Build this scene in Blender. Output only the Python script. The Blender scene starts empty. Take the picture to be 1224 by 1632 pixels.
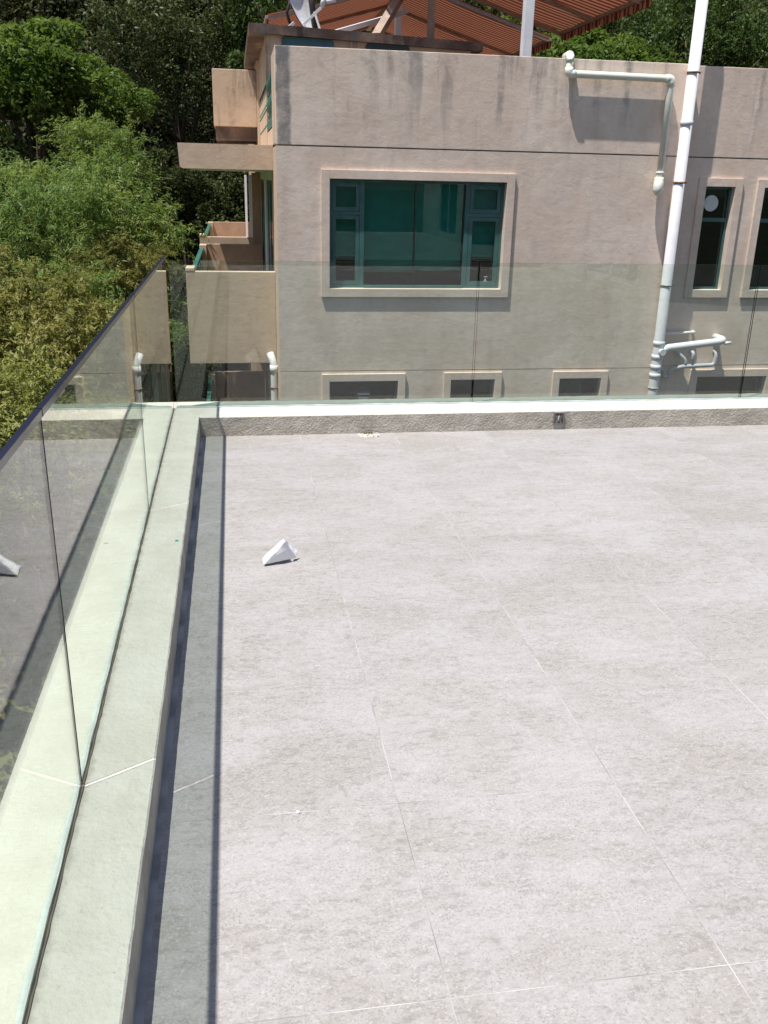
import bpy, bmesh, math, random
import numpy as np
from mathutils import Vector, Matrix

R = math.radians
SC = bpy.context.scene
COL = SC.collection
random.seed(7)
rng = np.random.default_rng(11)

# ------------------------------------------------------------------ camera
CAM_H = 1.6
YAW, PITCH, ROLL = 0.16595, 0.35302, 0.02305
cam_d = bpy.data.cameras.new('camera')
cam = bpy.data.objects.new('camera', cam_d)
COL.objects.link(cam)
SC.camera = cam
_F = Vector((math.sin(YAW) * math.cos(PITCH), math.cos(YAW) * math.cos(PITCH), -math.sin(PITCH)))
_R = Vector((math.cos(YAW), -math.sin(YAW), 0))
_U = _R.cross(_F)
_R2 = math.cos(ROLL) * _R + math.sin(ROLL) * _U
_U2 = -math.sin(ROLL) * _R + math.cos(ROLL) * _U
cam.matrix_world = Matrix(((_R2.x, _U2.x, -_F.x, 0), (_R2.y, _U2.y, -_F.y, 0), (_R2.z, _U2.z, -_F.z, CAM_H), (0, 0, 0, 1)))
cam_d.sensor_fit = 'VERTICAL'
cam_d.sensor_height = 36.0
cam_d.sensor_width = 27.0
cam_d.lens = 36.0 * 1440.0 / 1632.0
cam_d.clip_start = 0.05
cam_d.clip_end = 2000

# ------------------------------------------------------------------ light
SUN_V = Vector((0.30, 0.172, -1.0)).normalized()          # direction the light travels
sun_el = math.asin(-SUN_V.z)
sun_az = math.atan2(-SUN_V.x, -SUN_V.y)
world = bpy.data.worlds.new('World')
SC.world = world
world.use_nodes = True
wn = world.node_tree.nodes
wn.clear()
w_out = wn.new('ShaderNodeOutputWorld')
w_bg = wn.new('ShaderNodeBackground')
w_sky = wn.new('ShaderNodeTexSky')
w_sky.sky_type = 'NISHITA'
w_sky.sun_disc = False
w_sky.sun_elevation = sun_el
w_sky.sun_rotation = sun_az
w_sky.air_density = 1.0
w_sky.dust_density = 1.5
w_bg.inputs['Strength'].default_value = 0.085
world.node_tree.links.new(w_sky.outputs[0], w_bg.inputs[0])
world.node_tree.links.new(w_bg.outputs[0], w_out.inputs[0])
sun_d = bpy.data.lights.new('sun', 'SUN')
sun_d.energy = 5.0
sun_d.angle = R(0.5)
sun_d.color = (1.0, 0.955, 0.89)
sun = bpy.data.objects.new('sun', sun_d)
COL.objects.link(sun)
sun.location = (-6, -3, 20)
sun.rotation_euler = SUN_V.to_track_quat('-Z', 'Y').to_euler()
vs = SC.view_settings
SC.display_settings.display_device = 'sRGB'
vs.view_transform = 'Standard'
vs.look = 'None'
vs.exposure = 0.40
vs.gamma = 1.0
vs.use_curve_mapping = False
SC.render.engine = 'CYCLES'
cy = SC.cycles
cy.max_bounces = 8
cy.diffuse_bounces = 4
cy.glossy_bounces = 4
cy.transmission_bounces = 6
cy.transparent_max_bounces = 32
cy.caustics_reflective = False
cy.caustics_refractive = False
cy.sample_clamp_indirect = 6.0
cy.use_denoising = True
try:
    cy.denoiser = 'OPENIMAGEDENOISE'
except Exception:
    pass


# ------------------------------------------------------------------ node helper
class NT:
    def __init__(self, name):
        self.m = bpy.data.materials.new(name)
        self.m.use_nodes = True
        self.t = self.m.node_tree
        self.t.nodes.clear()
        self.out = self.t.nodes.new('ShaderNodeOutputMaterial')

    def n(self, kind, **kw):
        nd = self.t.nodes.new('ShaderNode' + kind)
        for k, v in kw.items():
            setattr(nd, k, v)
        return nd

    def s(self, nd, **kw):
        for k, v in kw.items():
            self.set(nd.inputs[k.replace('_', ' ')], v)
        return nd

    def set(self, sock, v):
        if isinstance(v, bpy.types.NodeSocket):
            self.t.links.new(v, sock)
        elif isinstance(v, bpy.types.Node):
            self.t.links.new(v.outputs[0], sock)
        else:
            if hasattr(sock.default_value, '__len__') and not isinstance(v, str) and len(v) == 3 and len(sock.default_value) == 4:
                v = (*v, 1)
            sock.default_value = v

    def pos(self, scale=(1, 1, 1), rand=0.0, rot=(0, 0, 0)):
        g = self.n('NewGeometry')
        mp = self.n('Mapping')
        v = g.outputs['Position']
        if rand:
            oi = self.n('ObjectInfo')
            ml = self.n('VectorMath', operation='SCALE')
            cb = self.n('CombineXYZ')
            for i in range(3):
                mm = self.n('Math', operation='MULTIPLY')
                self.set(mm.inputs[0], oi.outputs['Random'])
                mm.inputs[1].default_value = rand * (1.0, 1.7, 2.3)[i]
                self.set(cb.inputs[i], mm)
            ad = self.n('VectorMath', operation='ADD')
            self.set(ad.inputs[0], v)
            self.set(ad.inputs[1], cb)
            v = ad.outputs[0]
        self.set(mp.inputs['Vector'], v)
        mp.inputs['Scale'].default_value = scale
        mp.inputs['Rotation'].default_value = rot
        return mp.outputs[0]

    def noise(self, vec, scale, detail=4, rough=0.55, dist=0.0):
        nd = self.n('TexNoise')
        self.set(nd.inputs['Vector'], vec)
        nd.inputs['Scale'].default_value = scale
        nd.inputs['Detail'].default_value = detail
        nd.inputs['Roughness'].default_value = rough
        nd.inputs['Distortion'].default_value = dist
        return nd.outputs['Fac']

    def ramp(self, fac, lo, hi, c0=0.0, c1=1.0):
        mr = self.n('MapRange')
        mr.interpolation_type = 'SMOOTHSTEP'
        self.set(mr.inputs['Value'], fac)
        mr.inputs['From Min'].default_value = lo
        mr.inputs['From Max'].default_value = hi
        mr.inputs['To Min'].default_value = c0
        mr.inputs['To Max'].default_value = c1
        return mr.outputs[0]

    def mix(self, fac, a, b, mode='MIX'):
        mx = self.n('Mix', data_type='RGBA', blend_type=mode)
        self.set(mx.inputs[0], fac)
        self.set(mx.inputs[6], a)
        self.set(mx.inputs[7], b)
        return mx.outputs[2]

    def math(self, op, a, b=0.0):
        mm = self.n('Math', operation=op)
        self.set(mm.inputs[0], a)
        self.set(mm.inputs[1], b)
        return mm.outputs[0]

    def bump(self, h, strength=0.3, dist=0.01, nrm=None):
        b = self.n('Bump')
        self.set(b.inputs['Height'], h)
        b.inputs['Strength'].default_value = strength
        b.inputs['Distance'].default_value = dist
        if nrm is not None:
            self.set(b.inputs['Normal'], nrm)
        return b.outputs[0]

    def bsdf(self, color, rough=0.6, spec=0.4, metal=0.0, nrm=None):
        p = self.n('BsdfPrincipled')
        self.set(p.inputs['Base Color'], color)
        self.set(p.inputs['Roughness'], rough)
        self.set(p.inputs['Metallic'], metal)
        self.set(p.inputs['Specular IOR Level'], spec)
        if nrm is not None:
            self.set(p.inputs['Normal'], nrm)
        return p.outputs[0]

    def done(self, sh):
        self.t.links.new(sh, self.out.inputs['Surface'])
        return self.m


def simple(name, color, rough=0.5, spec=0.4, metal=0.0, var=0.12, scale=6.0, bump=0.0, bscale=60.0):
    t = NT(name)
    v = t.pos()
    f = t.noise(v, scale, 5)
    dark = tuple(c * (1 - var * 1.6) for c in color)
    lite = tuple(min(1, c * (1 + var)) for c in color)
    c = t.mix(t.ramp(f, 0.3, 0.7), dark, lite)
    nr = t.bump(t.noise(v, bscale, 3), bump, 0.004) if bump else None
    return t.done(t.bsdf(c, rough, spec, metal, nr))


# ------------------------------------------------------------------ materials
def mat_tile():
    t = NT('porcelain_tile')
    v = t.pos((1, 1, 1), rand=13.0)
    # fractal patches drawn out along the tile's width, as in cement-look porcelain
    big = t.noise(t.pos((0.8, 1.5, 1), rand=0.12), 2.4, 12, 0.70, 0.45)
    mid = t.noise(t.pos((0.8, 2.1, 1), rand=0.3), 6.5, 12, 0.74, 0.5)
    fine = t.noise(t.pos((0.8, 1.5, 1), rand=3.0), 34, 8, 0.78, 0.3)
    grain = t.noise(v, 150, 4, 0.8)
    pale, warm, dark = (0.374, 0.357, 0.362), (0.318, 0.300, 0.286), (0.228, 0.214, 0.204)
    c = t.mix(t.math('MULTIPLY', t.ramp(big, 0.40, 0.64), .95), pale, warm)
    wide = t.noise(t.pos((0.7, 1.0, 1), rand=0.5), 1.1, 8, 0.66, 0.5)
    c = t.mix(t.math('MULTIPLY', t.ramp(wide, 0.50, 0.66), .55), c, (0.300, 0.282, 0.262))
    c = t.mix(t.math('MULTIPLY', t.ramp(mid, 0.46, 0.68), 0.60), c, warm)
    c = t.mix(t.math('MULTIPLY', t.ramp(mid, 0.40, 0.26), 0.45), c, (0.42, 0.403, 0.410))
    f2 = t.math('MULTIPLY', t.ramp(fine, 0.47, 0.63), t.ramp(big, 0.34, 0.62, 0.30, 0.85))
    c = t.mix(f2, c, dark)
    g2 = t.math('MULTIPLY', t.ramp(grain, 0.50, 0.64), t.ramp(mid, 0.36, 0.62, 0.35, 0.9))
    c = t.mix(g2, c, (0.205, 0.192, 0.184))
    lt = t.noise(t.pos((1, 1.3, 1), rand=5.0), 95, 4, 0.7)
    c = t.mix(t.math('MULTIPLY', t.ramp(lt, 0.54, 0.66), 0.55), c, (0.46, 0.444, 0.448))
    oi = t.n('ObjectInfo')
    tone = t.math('ADD', t.math('MULTIPLY', oi.outputs['Random'], 0.05), 0.975)
    c = t.mix(1.0, c, tone, 'MULTIPLY')
    nr = t.bump(t.math('ADD', fine, t.math('MULTIPLY', grain, .6)), 0.16, 0.003)
    return t.done(t.bsdf(c, t.ramp(mid, 0.3, 0.7, 0.5, 0.68), 0.35, 0, nr))


def mat_kerb():
    t = NT('cream_masonry_paint')
    v = t.pos()
    f = t.noise(v, 5, 6, 0.65)
    st = t.noise(t.pos((6, 1, 6)), 2.2, 5, 0.7, 0.3)
    c = t.mix(t.ramp(f, 0.3, 0.7), (0.575, 0.545, 0.47), (0.65, 0.625, 0.55))
    c = t.mix(t.math('MULTIPLY', t.ramp(st, 0.58, 0.75), 0.35), c, (0.5, 0.47, 0.40))
    dirt = t.noise(v, 70, 3, 0.7)
    c = t.mix(t.math('MULTIPLY', t.ramp(dirt, 0.62, 0.74), 0.45), c, (0.34, 0.30, 0.25))
    wash = t.noise(t.pos((3, .8, 3)), 3.0, 9, 0.72, 0.5)
    c = t.mix(t.math('MULTIPLY', t.ramp(wash, 0.50, 0.68), 0.22), c, (0.45, 0.42, 0.35))
    # grime line close to the glazing joint
    sx = t.n('SeparateXYZ')
    t.set(sx.inputs[0], t.n('NewGeometry').outputs['Position'])
    dx = t.math('ABSOLUTE', t.math('ADD', sx.outputs[0], 0.428))
    jn = t.math('ADD', dx, t.math('MULTIPLY', t.noise(v, 22, 5, 0.7), 0.05))
    c = t.mix(t.math('MULTIPLY', t.ramp(jn, 0.030, 0.050, 1, 0), 0.45), c, (0.25, 0.22, 0.18))
    h = t.math('ADD', t.noise(v, 75, 4, 0.6), t.math('MULTIPLY', t.noise(v, 24, 3), 1.5))
    nr = t.bump(h, 0.6, 0.007)
    return t.done(t.bsdf(c, 0.75, 0.25, 0, nr))


def mat_popcorn():
    t = NT('rough_cement_render')
    v = t.pos()
    c = t.mix(t.ramp(t.noise(v, 9, 5), .3, .7), (0.40, 0.365, 0.315), (0.51, 0.475, 0.415))
    vo = t.n('TexVoronoi')
    t.set(vo.inputs['Vector'], t.pos())
    vo.inputs['Scale'].default_value = 85
    vo.feature = 'SMOOTH_F1'
    h = t.math('ADD', t.math('MULTIPLY', vo.outputs['Distance'], -1.0), t.math('MULTIPLY', t.noise(v, 28, 4, .6), 1.6))
    c = t.mix(t.math('MULTIPLY', t.ramp(t.noise(v, 60, 4, .7), .52, .7), .4), c, (0.2, 0.18, 0.15))
    c = t.mix(t.math('MULTIPLY', t.ramp(t.noise(t.pos((1, 1, .5)), 3.5, 7, .7, .4), .48, .68), .5), c, (0.24, 0.21, 0.17))
    return t.done(t.bsdf(c, .9, .15, 0, t.bump(h, .42, .007)))


def mat_stucco(name, a, b, stain=0.6, warm=(0.62, 0.45, 0.33), corner=False):
    t = NT(name)
    v = t.pos()
    f = t.noise(v, 1.1, 6, 0.6, 0.2)
    g = t.noise(v, 5.5, 5, 0.65)
    c = t.mix(t.ramp(f, 0.32, 0.68), a, b)
    c = t.mix(t.math('MULTIPLY', t.ramp(g, 0.42, 0.75), 0.35), c, tuple(x * 0.80 for x in a))
    c = t.mix(t.math('MULTIPLY', t.ramp(t.noise(t.pos((1.6, 1, 1)), 1.1, 6, .65, .4), 0.46, 0.7), 0.38), c, warm)
    c = t.mix(t.math('MULTIPLY', t.ramp(t.noise(t.pos((1, 1, 1.6)), 14, 6, .7, .4), 0.45, 0.7), 0.30), c, tuple(x * 0.78 for x in a))
    c = t.mix(t.math('MULTIPLY', t.ramp(t.noise(t.pos((2.5, 2.5, .6)), 1.3, 5, .6), 0.5, 0.68), 0.30), c, tuple(x * 0.80 for x in a))
    # dark weathering: run-off streaks hanging from the coping, mildew blotches
    drip = t.noise(t.pos((3.2, 3.2, 0.32)), 1.5, 6, 0.66, 0.15)
    blot = t.noise(v, 1.5, 7, 0.72, 0.5)
    sx = t.n('SeparateXYZ')
    t.set(sx.inputs[0], t.n('NewGeometry').outputs['Position'])
    up = t.ramp(sx.outputs[2], 1.7, 3.1, 0.22, 1.0)
    m = t.math('MULTIPLY', t.math('MULTIPLY', t.ramp(drip, 0.50, 0.66), t.ramp(blot, 0.36, 0.58)), up)
    c = t.mix(t.math('MULTIPLY', m, stain), c, (0.115, 0.11, 0.112))
    m2 = t.math('MULTIPLY', t.ramp(t.noise(v, 2.6, 8, 0.78, 0.6), 0.56, 0.70), up)
    c = t.mix(t.math('MULTIPLY', m2, stain * 0.6), c, (0.15, 0.145, 0.145))
    if corner:
        ed = t.math('ADD', sx.outputs[0], t.math('MULTIPLY', t.math('SUBTRACT', t.noise(v, 4, 6, .7), .5), .12))
        cm = t.math('MULTIPLY', t.ramp(ed, .72, .77, 1, 0), t.ramp(t.noise(v, 2.2, 6, .7), .30, .55, .35, .9))
        cm = t.math('MULTIPLY', t.math('MULTIPLY', cm, t.ramp(ed, .57, .60, 0, 1)), t.ramp(sx.outputs[2], 1.95, 1.99, 0, 1))
        c = t.mix(cm, c, (0.17, 0.165, 0.17))
        # a few long run-off marks below the coping
        for x0, w, zb, k in ((3.36, .05, 2.05, .75), (3.62, .035, 2.6, .5), (3.78, .05, 2.55, .6), (3.92, .03, 2.6, .6), (4.62, .06, 2.3, .6), (5.02, .05, 2.2, .75), (2.2, .16, 2.5, .45), (1.75, .06, 2.45, .4), (6.95, .03, 2.3, .5), (8.1, .05, 2.3, .6)):
            dx = t.math('ABSOLUTE', t.math('SUBTRACT', t.math('ADD', sx.outputs[0], t.math('MULTIPLY', t.math('SUBTRACT', t.noise(t.pos((1, 1, .5)), 9, 5, .7), .5), .10)), x0))
            mm = t.math('MULTIPLY', t.ramp(dx, w * .3, w * 1.3, 1, 0), t.ramp(sx.outputs[2], zb, zb + .5, 0, 1))
            mm = t.math('MULTIPLY', mm, t.ramp(t.noise(v, 7, 6, .75), .35, .6))
            c = t.mix(t.math('MULTIPLY', mm, k * .75), c, (0.17, 0.16, 0.16))
    h = t.math('ADD', t.noise(t.pos((1, 1, 1.25)), 5, 6, 0.6, 0.3), t.math('MULTIPLY', t.noise(v, 30, 5, 0.65), 0.35))
    nr = t.bump(h, 0.40, 0.012)
    return t.done(t.bsdf(c, 0.85, 0.2, 0, nr))


def mat_glass(name, tint, ior=1.5, refl=1.0, dust=0.0):
    # real double-faced slabs: Fresnel reflection over tinted straight-through transmission
    t = NT(name)
    g = t.n('NewGeometry')
    i = t.math('ADD', t.math('MULTIPLY', g.outputs['Backfacing'], 1.0 / ior - ior), ior)
    fr = t.n('Fresnel')
    t.set(fr.inputs['IOR'], i)
    tr = t.n('BsdfTransparent')
    t.set(tr.inputs['Color'], tint)
    gl = t.n('BsdfGlossy')
    t.set(gl.inputs['Roughness'], 0.0)
    t.set(gl.inputs['Color'], (1, 1, 1))
    mx = t.n('MixShader')
    t.set(mx.inputs[0], t.math('MULTIPLY', fr.outputs[0], refl))
    t.set(mx.inputs[1], tr)
    t.set(mx.inputs[2], gl)
    if dust:
        df = t.n('BsdfDiffuse')
        t.set(df.inputs['Color'], (.7, .72, .68))
        m2 = t.n('MixShader')
        sm = t.noise(t.pos((1, 1, .5)), 2.2, 7, .7, .6)
        sp = t.noise(t.pos(), 90, 3, .7)
        t.set(m2.inputs[0], t.math('ADD', t.math('MULTIPLY', t.ramp(sm, .45, .75), dust), t.math('MULTIPLY', t.ramp(sp, .66, .74), dust * .6)))
        t.set(m2.inputs[1], mx.outputs[0])
        t.set(m2.inputs[2], df)
        return t.done(m2.outputs[0])
    return t.done(mx.outputs[0])


def mat_leaf(name, a, b, c3, rough=0.45, trans=0.35, patch=0.9):
    t = NT(name)
    g = t.n('NewGeometry')
    oi = t.n('ObjectInfo')
    v = t.pos((1, 1, 1), rand=9.0)
    f = t.noise(v, patch, 3, .6)
    fr = t.n('TexWhiteNoise')
    fr.noise_dimensions = '1D'
    t.set(fr.inputs['W'], g.outputs['Random Per Island'])
    c = t.mix(t.ramp(f, 0.35, 0.65), a, b)
    c = t.mix(t.math('MULTIPLY', fr.outputs['Value'], 0.55), c, c3)
    p = t.bsdf(c, rough, 0.18)
    tl = t.n('BsdfTranslucent')
    t.set(tl.inputs['Color'], t.mix(1.0, c, (1.25, 1.25, 0.7), 'MULTIPLY'))
    mx = t.n('MixShader')
    mx.inputs[0].default_value = trans
    t.set(mx.inputs[1], p)
    t.set(mx.inputs[2], tl)
    return t.done(mx.outputs[0])


def mat_awning():
    t = NT('striped_awning_cloth')
    w = t.n('TexWave')
    w.wave_type = 'BANDS'
    w.bands_direction = 'Y'
    t.set(w.inputs['Vector'], t.pos())
    w.inputs['Scale'].default_value = 1.9
    w.inputs['Distortion'].default_value = 0.0
    c = t.mix(t.ramp(w.outputs['Fac'], 0.45, 0.55), (0.17, 0.035, 0.022), (0.50, 0.23, 0.14))
    d = t.bsdf(c, 0.85, 0.1)
    tl = t.n('BsdfTranslucent')
    t.set(tl.inputs['Color'], c)
    mx = t.n('MixShader')
    mx.inputs[0].default_value = 0.18
    t.set(mx.inputs[1], d)
    t.set(mx.inputs[2], tl)
    return t.done(mx.outputs[0])


M = {}
M['tile'] = mat_tile()
M['grout'] = simple('grout', (0.41, 0.393, 0.395), 0.9, 0.1, var=.30, scale=4)
M['kerb'] = mat_kerb()
M['kerb_face'] = mat_popcorn()
M['stucco'] = mat_stucco('weathered_pink_stucco', (0.665, 0.54, 0.455), (0.785, 0.665, 0.575), .5, corner=True)
M['trim'] = mat_stucco('trim_stucco', (0.67, 0.545, 0.46), (0.76, 0.64, 0.55), 0.35)
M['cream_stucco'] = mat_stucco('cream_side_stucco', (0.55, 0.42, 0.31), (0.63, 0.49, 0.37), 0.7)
M['dark_slab'] = mat_stucco('weathered_shaded_slab', (0.085, 0.058, 0.05), (0.19, 0.14, 0.118), 1.0)  # awning shade on the stair house slab is put into these dark colours
M['grey_stain'] = simple('grey_cement', (0.20, 0.19, 0.19), 0.9, 0.1, var=0.3, scale=4)
M['mint'] = simple('mint_soffit_paint', (0.70, 0.80, 0.66), 0.6)
M['glass'] = mat_glass('green_float_glass', (0.895, 0.945, 0.912), dust=0.007)
M['edge'] = simple('glass_edge', (0.010, 0.022, 0.018), 0.4, 0.15)
M['pane'] = mat_glass('tinted_window_glass', (0.35, 0.70, 0.665), 1.45, 1.0)
M['pane_clear'] = mat_glass('grey_window_glass', (0.42, 0.60, 0.60), 1.6, 1.0)
M['teal'] = simple('teal_aluminium', (0.055, 0.135, 0.13), 0.4, 0.35)
M['green_metal'] = simple('green_painted_steel', (0.04, 0.15, 0.12), 0.4, 0.5)
M['rail'] = simple('navy_anodised_rail', (0.012, 0.013, 0.035), 0.22, 0.7, var=0.05)
M['silicone'] = simple('sealant', (0.62, 0.70, 0.70), 0.5, 0.4)
M['joint'] = simple('dark_joint', (0.17, 0.15, 0.125), 0.9, 0.1)
M['pvc'] = simple('white_pvc', (0.70, 0.69, 0.73), 0.42, 0.4, var=0.04)
M['cream_pvc'] = simple('cream_pvc', (0.74, 0.75, 0.66), 0.42, 0.4, var=0.05)
M['grey_pvc'] = simple('grey_pvc', (0.42, 0.44, 0.50), 0.45, 0.4, var=0.06)
M['rust'] = simple('rusty_clamp', (0.25, 0.14, 0.08), 0.7, 0.3, var=0.3, scale=30)
M['steel'] = simple('galvanised_clamp', (0.35, 0.35, 0.34), 0.45, 0.5, var=0.2, scale=30)
M['white_paint'] = simple('white_painted_steel', (0.72, 0.73, 0.76), 0.45, 0.4, var=0.05)
M['dark_steel'] = simple('dark_pole', (0.05, 0.04, 0.04), 0.5, 0.4)
M['beam'] = simple('awning_frame', (0.36, 0.27, 0.22), 0.6, 0.3)
M['awning'] = mat_awning()
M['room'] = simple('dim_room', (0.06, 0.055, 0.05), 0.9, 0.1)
M['blind'] = simple('roller_blind', (0.42, 0.58, 0.55), 0.8, 0.2, var=0.06)
M['paper'] = simple('white_paper', (0.80, 0.80, 0.84), 0.8, 0.2, var=0.02)
M['door_glass'] = simple('dark_green_glass', (0.008, 0.035, 0.03), 0.12, 0.5)
M['brown_stucco'] = mat_stucco('brown_balcony_stucco', (0.40, 0.255, 0.175), (0.50, 0.335, 0.235), 0.4)
M['curtain'] = simple('dark_curtain', (0.045, 0.12, 0.112), .9, .1, var=.2, scale=3)
M['black'] = simple('black_glass', (0.01, 0.011, 0.013), 0.15, 0.5)
M['blue_pane'] = simple('blue_window', (0.03, 0.10, 0.15), 0.15, 0.5)
M['fan'] = simple('fan_plastic', (0.62, 0.64, 0.64), 0.5, 0.4, var=0.04)
M['mortar'] = simple('exposed_mortar', (0.54, 0.52, 0.46), 0.95, 0.1, var=0.25, scale=60, bump=0.6)
M['hole'] = simple('dirty_recess', (0.15, 0.14, 0.13), 0.9, 0.1, var=0.5, scale=80)
M['cyan'] = simple('cyan_speck', (0.03, 0.32, 0.36), 0.5)
M['bark'] = simple('bark', (0.11, 0.085, 0.06), 0.9, 0.1, var=0.3, scale=12, bump=0.4, bscale=30)
M['culm'] = simple('bamboo_culm', (0.22, 0.22, 0.08), 0.5, 0.4, var=0.2)
M['soil'] = simple('leaf_litter', (0.055, 0.05, 0.03), 0.95, 0.1, var=0.4, scale=1.5)
M['render'] = simple('outer_render', (0.55, 0.52, 0.46), 0.8, 0.2)
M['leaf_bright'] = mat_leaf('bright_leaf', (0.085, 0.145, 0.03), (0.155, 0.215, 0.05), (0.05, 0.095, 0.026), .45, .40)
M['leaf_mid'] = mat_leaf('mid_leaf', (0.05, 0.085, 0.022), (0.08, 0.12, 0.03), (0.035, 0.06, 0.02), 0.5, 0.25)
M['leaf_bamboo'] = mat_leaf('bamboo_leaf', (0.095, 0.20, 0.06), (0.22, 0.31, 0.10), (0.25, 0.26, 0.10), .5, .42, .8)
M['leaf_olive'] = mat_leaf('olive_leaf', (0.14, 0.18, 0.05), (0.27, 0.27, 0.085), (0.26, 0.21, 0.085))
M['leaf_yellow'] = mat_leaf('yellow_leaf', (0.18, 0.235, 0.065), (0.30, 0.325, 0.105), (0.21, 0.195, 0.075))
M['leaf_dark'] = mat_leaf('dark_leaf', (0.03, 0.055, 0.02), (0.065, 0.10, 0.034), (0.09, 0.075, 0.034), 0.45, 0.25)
M['leaf_wood'] = mat_leaf('wood_leaf', (0.016, 0.025, 0.011), (0.095, 0.115, 0.042), (0.055, 0.05, 0.024), 0.6, 0.25, .20)  # canopy shade and sunlit crowns are put into the near-black and olive patches


# ------------------------------------------------------------------ mesh helpers
class MB:
    def __init__(self):
        self.v, self.f, self.mi, self.sm = [], [], [], []

    def quad(self, pts, mi=0, sm=False):
        b = len(self.v)
        self.v += [tuple(p) for p in pts]
        self.f.append(tuple(range(b, b + len(pts))))
        self.mi.append(mi)
        self.sm.append(sm)
        return self

    def box(self, x0, x1, y0, y1, z0, z1, mi=0, bv=0.0, sides=None):
        if bv:
            bm = bmesh.new()
            bmesh.ops.create_cube(bm, size=1)
            for q in bm.verts:
                q.co = Vector((x0 + (q.co.x + .5) * (x1 - x0), y0 + (q.co.y + .5) * (y1 - y0), z0 + (q.co.z + .5) * (z1 - z0)))
            bmesh.ops.bevel(bm, geom=list(bm.edges), offset=bv, segments=2, affect='EDGES', profile=0.6)
            b = len(self.v)
            self.v += [tuple(q.co) for q in bm.verts]
            bm.verts.index_update()
            for fc in bm.faces:
                self.f.append(tuple(b + q.index for q in fc.verts))
                self.mi.append(mi)
                self.sm.append(False)
            bm.free()
            return self
        b = len(self.v)
        self.v += [(x0, y0, z0), (x1, y0, z0), (x1, y1, z0), (x0, y1, z0), (x0, y0, z1), (x1, y0, z1), (x1, y1, z1), (x0, y1, z1)]
        fs = [(0, 3, 2, 1), (4, 5, 6, 7), (0, 1, 5, 4), (1, 2, 6, 5), (2, 3, 7, 6), (3, 0, 4, 7)]
        for k, q in enumerate(fs):
            self.f.append(tuple(b + i for i in q))
            self.mi.append(sides[k] if sides else mi)
            self.sm.append(False)
        return self

    def bar(self, p, q, w, h, mi=0, up=(0, 0, 1)):
        p, q = Vector(p), Vector(q)
        d = (q - p).normalized()
        u = Vector(up)
        s = d.cross(u)
        if s.length < 1e-3:
            s = d.cross(Vector((0, 1, 0)))
        s.normalize()
        u = s.cross(d).normalized()
        b = len(self.v)
        for c in (p, q):
            for a, e in ((-1, -1), (1, -1), (1, 1), (-1, 1)):
                self.v.append(tuple(c + s * (a * w / 2) + u * (e * h / 2)))
        for q4 in ((0, 1, 2, 3), (7, 6, 5, 4), (0, 4, 5, 1), (1, 5, 6, 2), (2, 6, 7, 3), (3, 7, 4, 0)):
            self.f.append(tuple(b + i for i in q4))
            self.mi.append(mi)
            self.sm.append(False)
        return self

    def tube(self, pts, rad, n=14, mi=0, cap=True):
        pts = [Vector(p) for p in pts]
        rad = rad if isinstance(rad, (list, tuple)) else [rad] * len(pts)
        b = len(self.v)
        prev = None
        for i, p in enumerate(pts):
            d = (pts[min(i + 1, len(pts) - 1)] - pts[max(i - 1, 0)]).normalized()
            if prev is None:
                a = Vector((1, 0, 0)) if abs(d.x) < 0.9 else Vector((0, 1, 0))
            else:
                a = prev
            s = (a - d * a.dot(d)).normalized()
            prev = s
            u = d.cross(s)
            for k in range(n):
                an = 2 * math.pi * k / n
                self.v.append(tuple(p + (s * math.cos(an) + u * math.sin(an)) * rad[i]))
        for i in range(len(pts) - 1):
            for k in range(n):
                k2 = (k + 1) % n
                self.f.append((b + i * n + k, b + i * n + k2, b + (i + 1) * n + k2, b + (i + 1) * n + k))
                self.mi.append(mi)
                self.sm.append(True)
        if cap:
            self.f.append(tuple(b + k for k in range(n))[::-1])
            self.f.append(tuple(b + (len(pts) - 1) * n + k for k in range(n)))
            self.mi += [mi, mi]
            self.sm += [False, False]
        return self

    def disc(self, c, r, axis=(0, -1, 0), th=0.01, n=28, mi=0):
        c, ax = Vector(c), Vector(axis).normalized()
        return self.tube([c, c + ax * th], r, n, mi)

    def build(self, name, mats, parent=None):
        me = bpy.data.meshes.new(name)
        me.from_pydata(self.v, [], self.f)
        for m in (mats if isinstance(mats, (list, tuple)) else [mats]):
            me.materials.append(M[m] if isinstance(m, str) else m)
        me.polygons.foreach_set('material_index', self.mi)
        me.polygons.foreach_set('use_smooth', self.sm)
        bm = bmesh.new()
        bm.from_mesh(me)
        bmesh.ops.recalc_face_normals(bm, faces=bm.faces)
        bm.to_mesh(me)
        bm.free()
        me.update()
        o = bpy.data.objects.new(name, me)
        COL.objects.link(o)
        if parent:
            o.parent = parent
        return o


def bend(pts, r=0.06, n=5):
    """round the corners of a polyline"""
    pts = [Vector(p) for p in pts]
    out = [pts[0]]
    for i in range(1, len(pts) - 1):
        a, b, c = pts[i - 1], pts[i], pts[i + 1]
        p0 = b + (a - b).normalized() * min(r, (a - b).length * .45)
        p1 = b + (c - b).normalized() * min(r, (c - b).length * .45)
        for k in range(n + 1):
            t = k / n
            out.append(p0 * (1 - t) ** 2 + b * 2 * t * (1 - t) + p1 * t * t)
    out.append(pts[-1])
    return out


def empty(name, loc=(0, 0, 0)):
    o = bpy.data.objects.new(name, None)
    COL.objects.link(o)
    o.empty_display_size = 0.2
    o.location = (0, 0, 0)
    return o


def tag(o, label=None, cat=None, group=None, kind=None):
    if label:
        o['label'] = label
    if cat:
        o['category'] = cat
    if group:
        o['group'] = group
    if kind:
        o['kind'] = kind
    return o


def based(root, base):
    """move a thing's Empty to its base while its parts, built in place, stay where they are"""
    root.location = base
    inv = Matrix.Translation(-Vector(base))
    for ch in root.children:
        ch.matrix_parent_inverse = inv
    return root


# ================================================================== SETTING
GZ = -6.4
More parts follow.
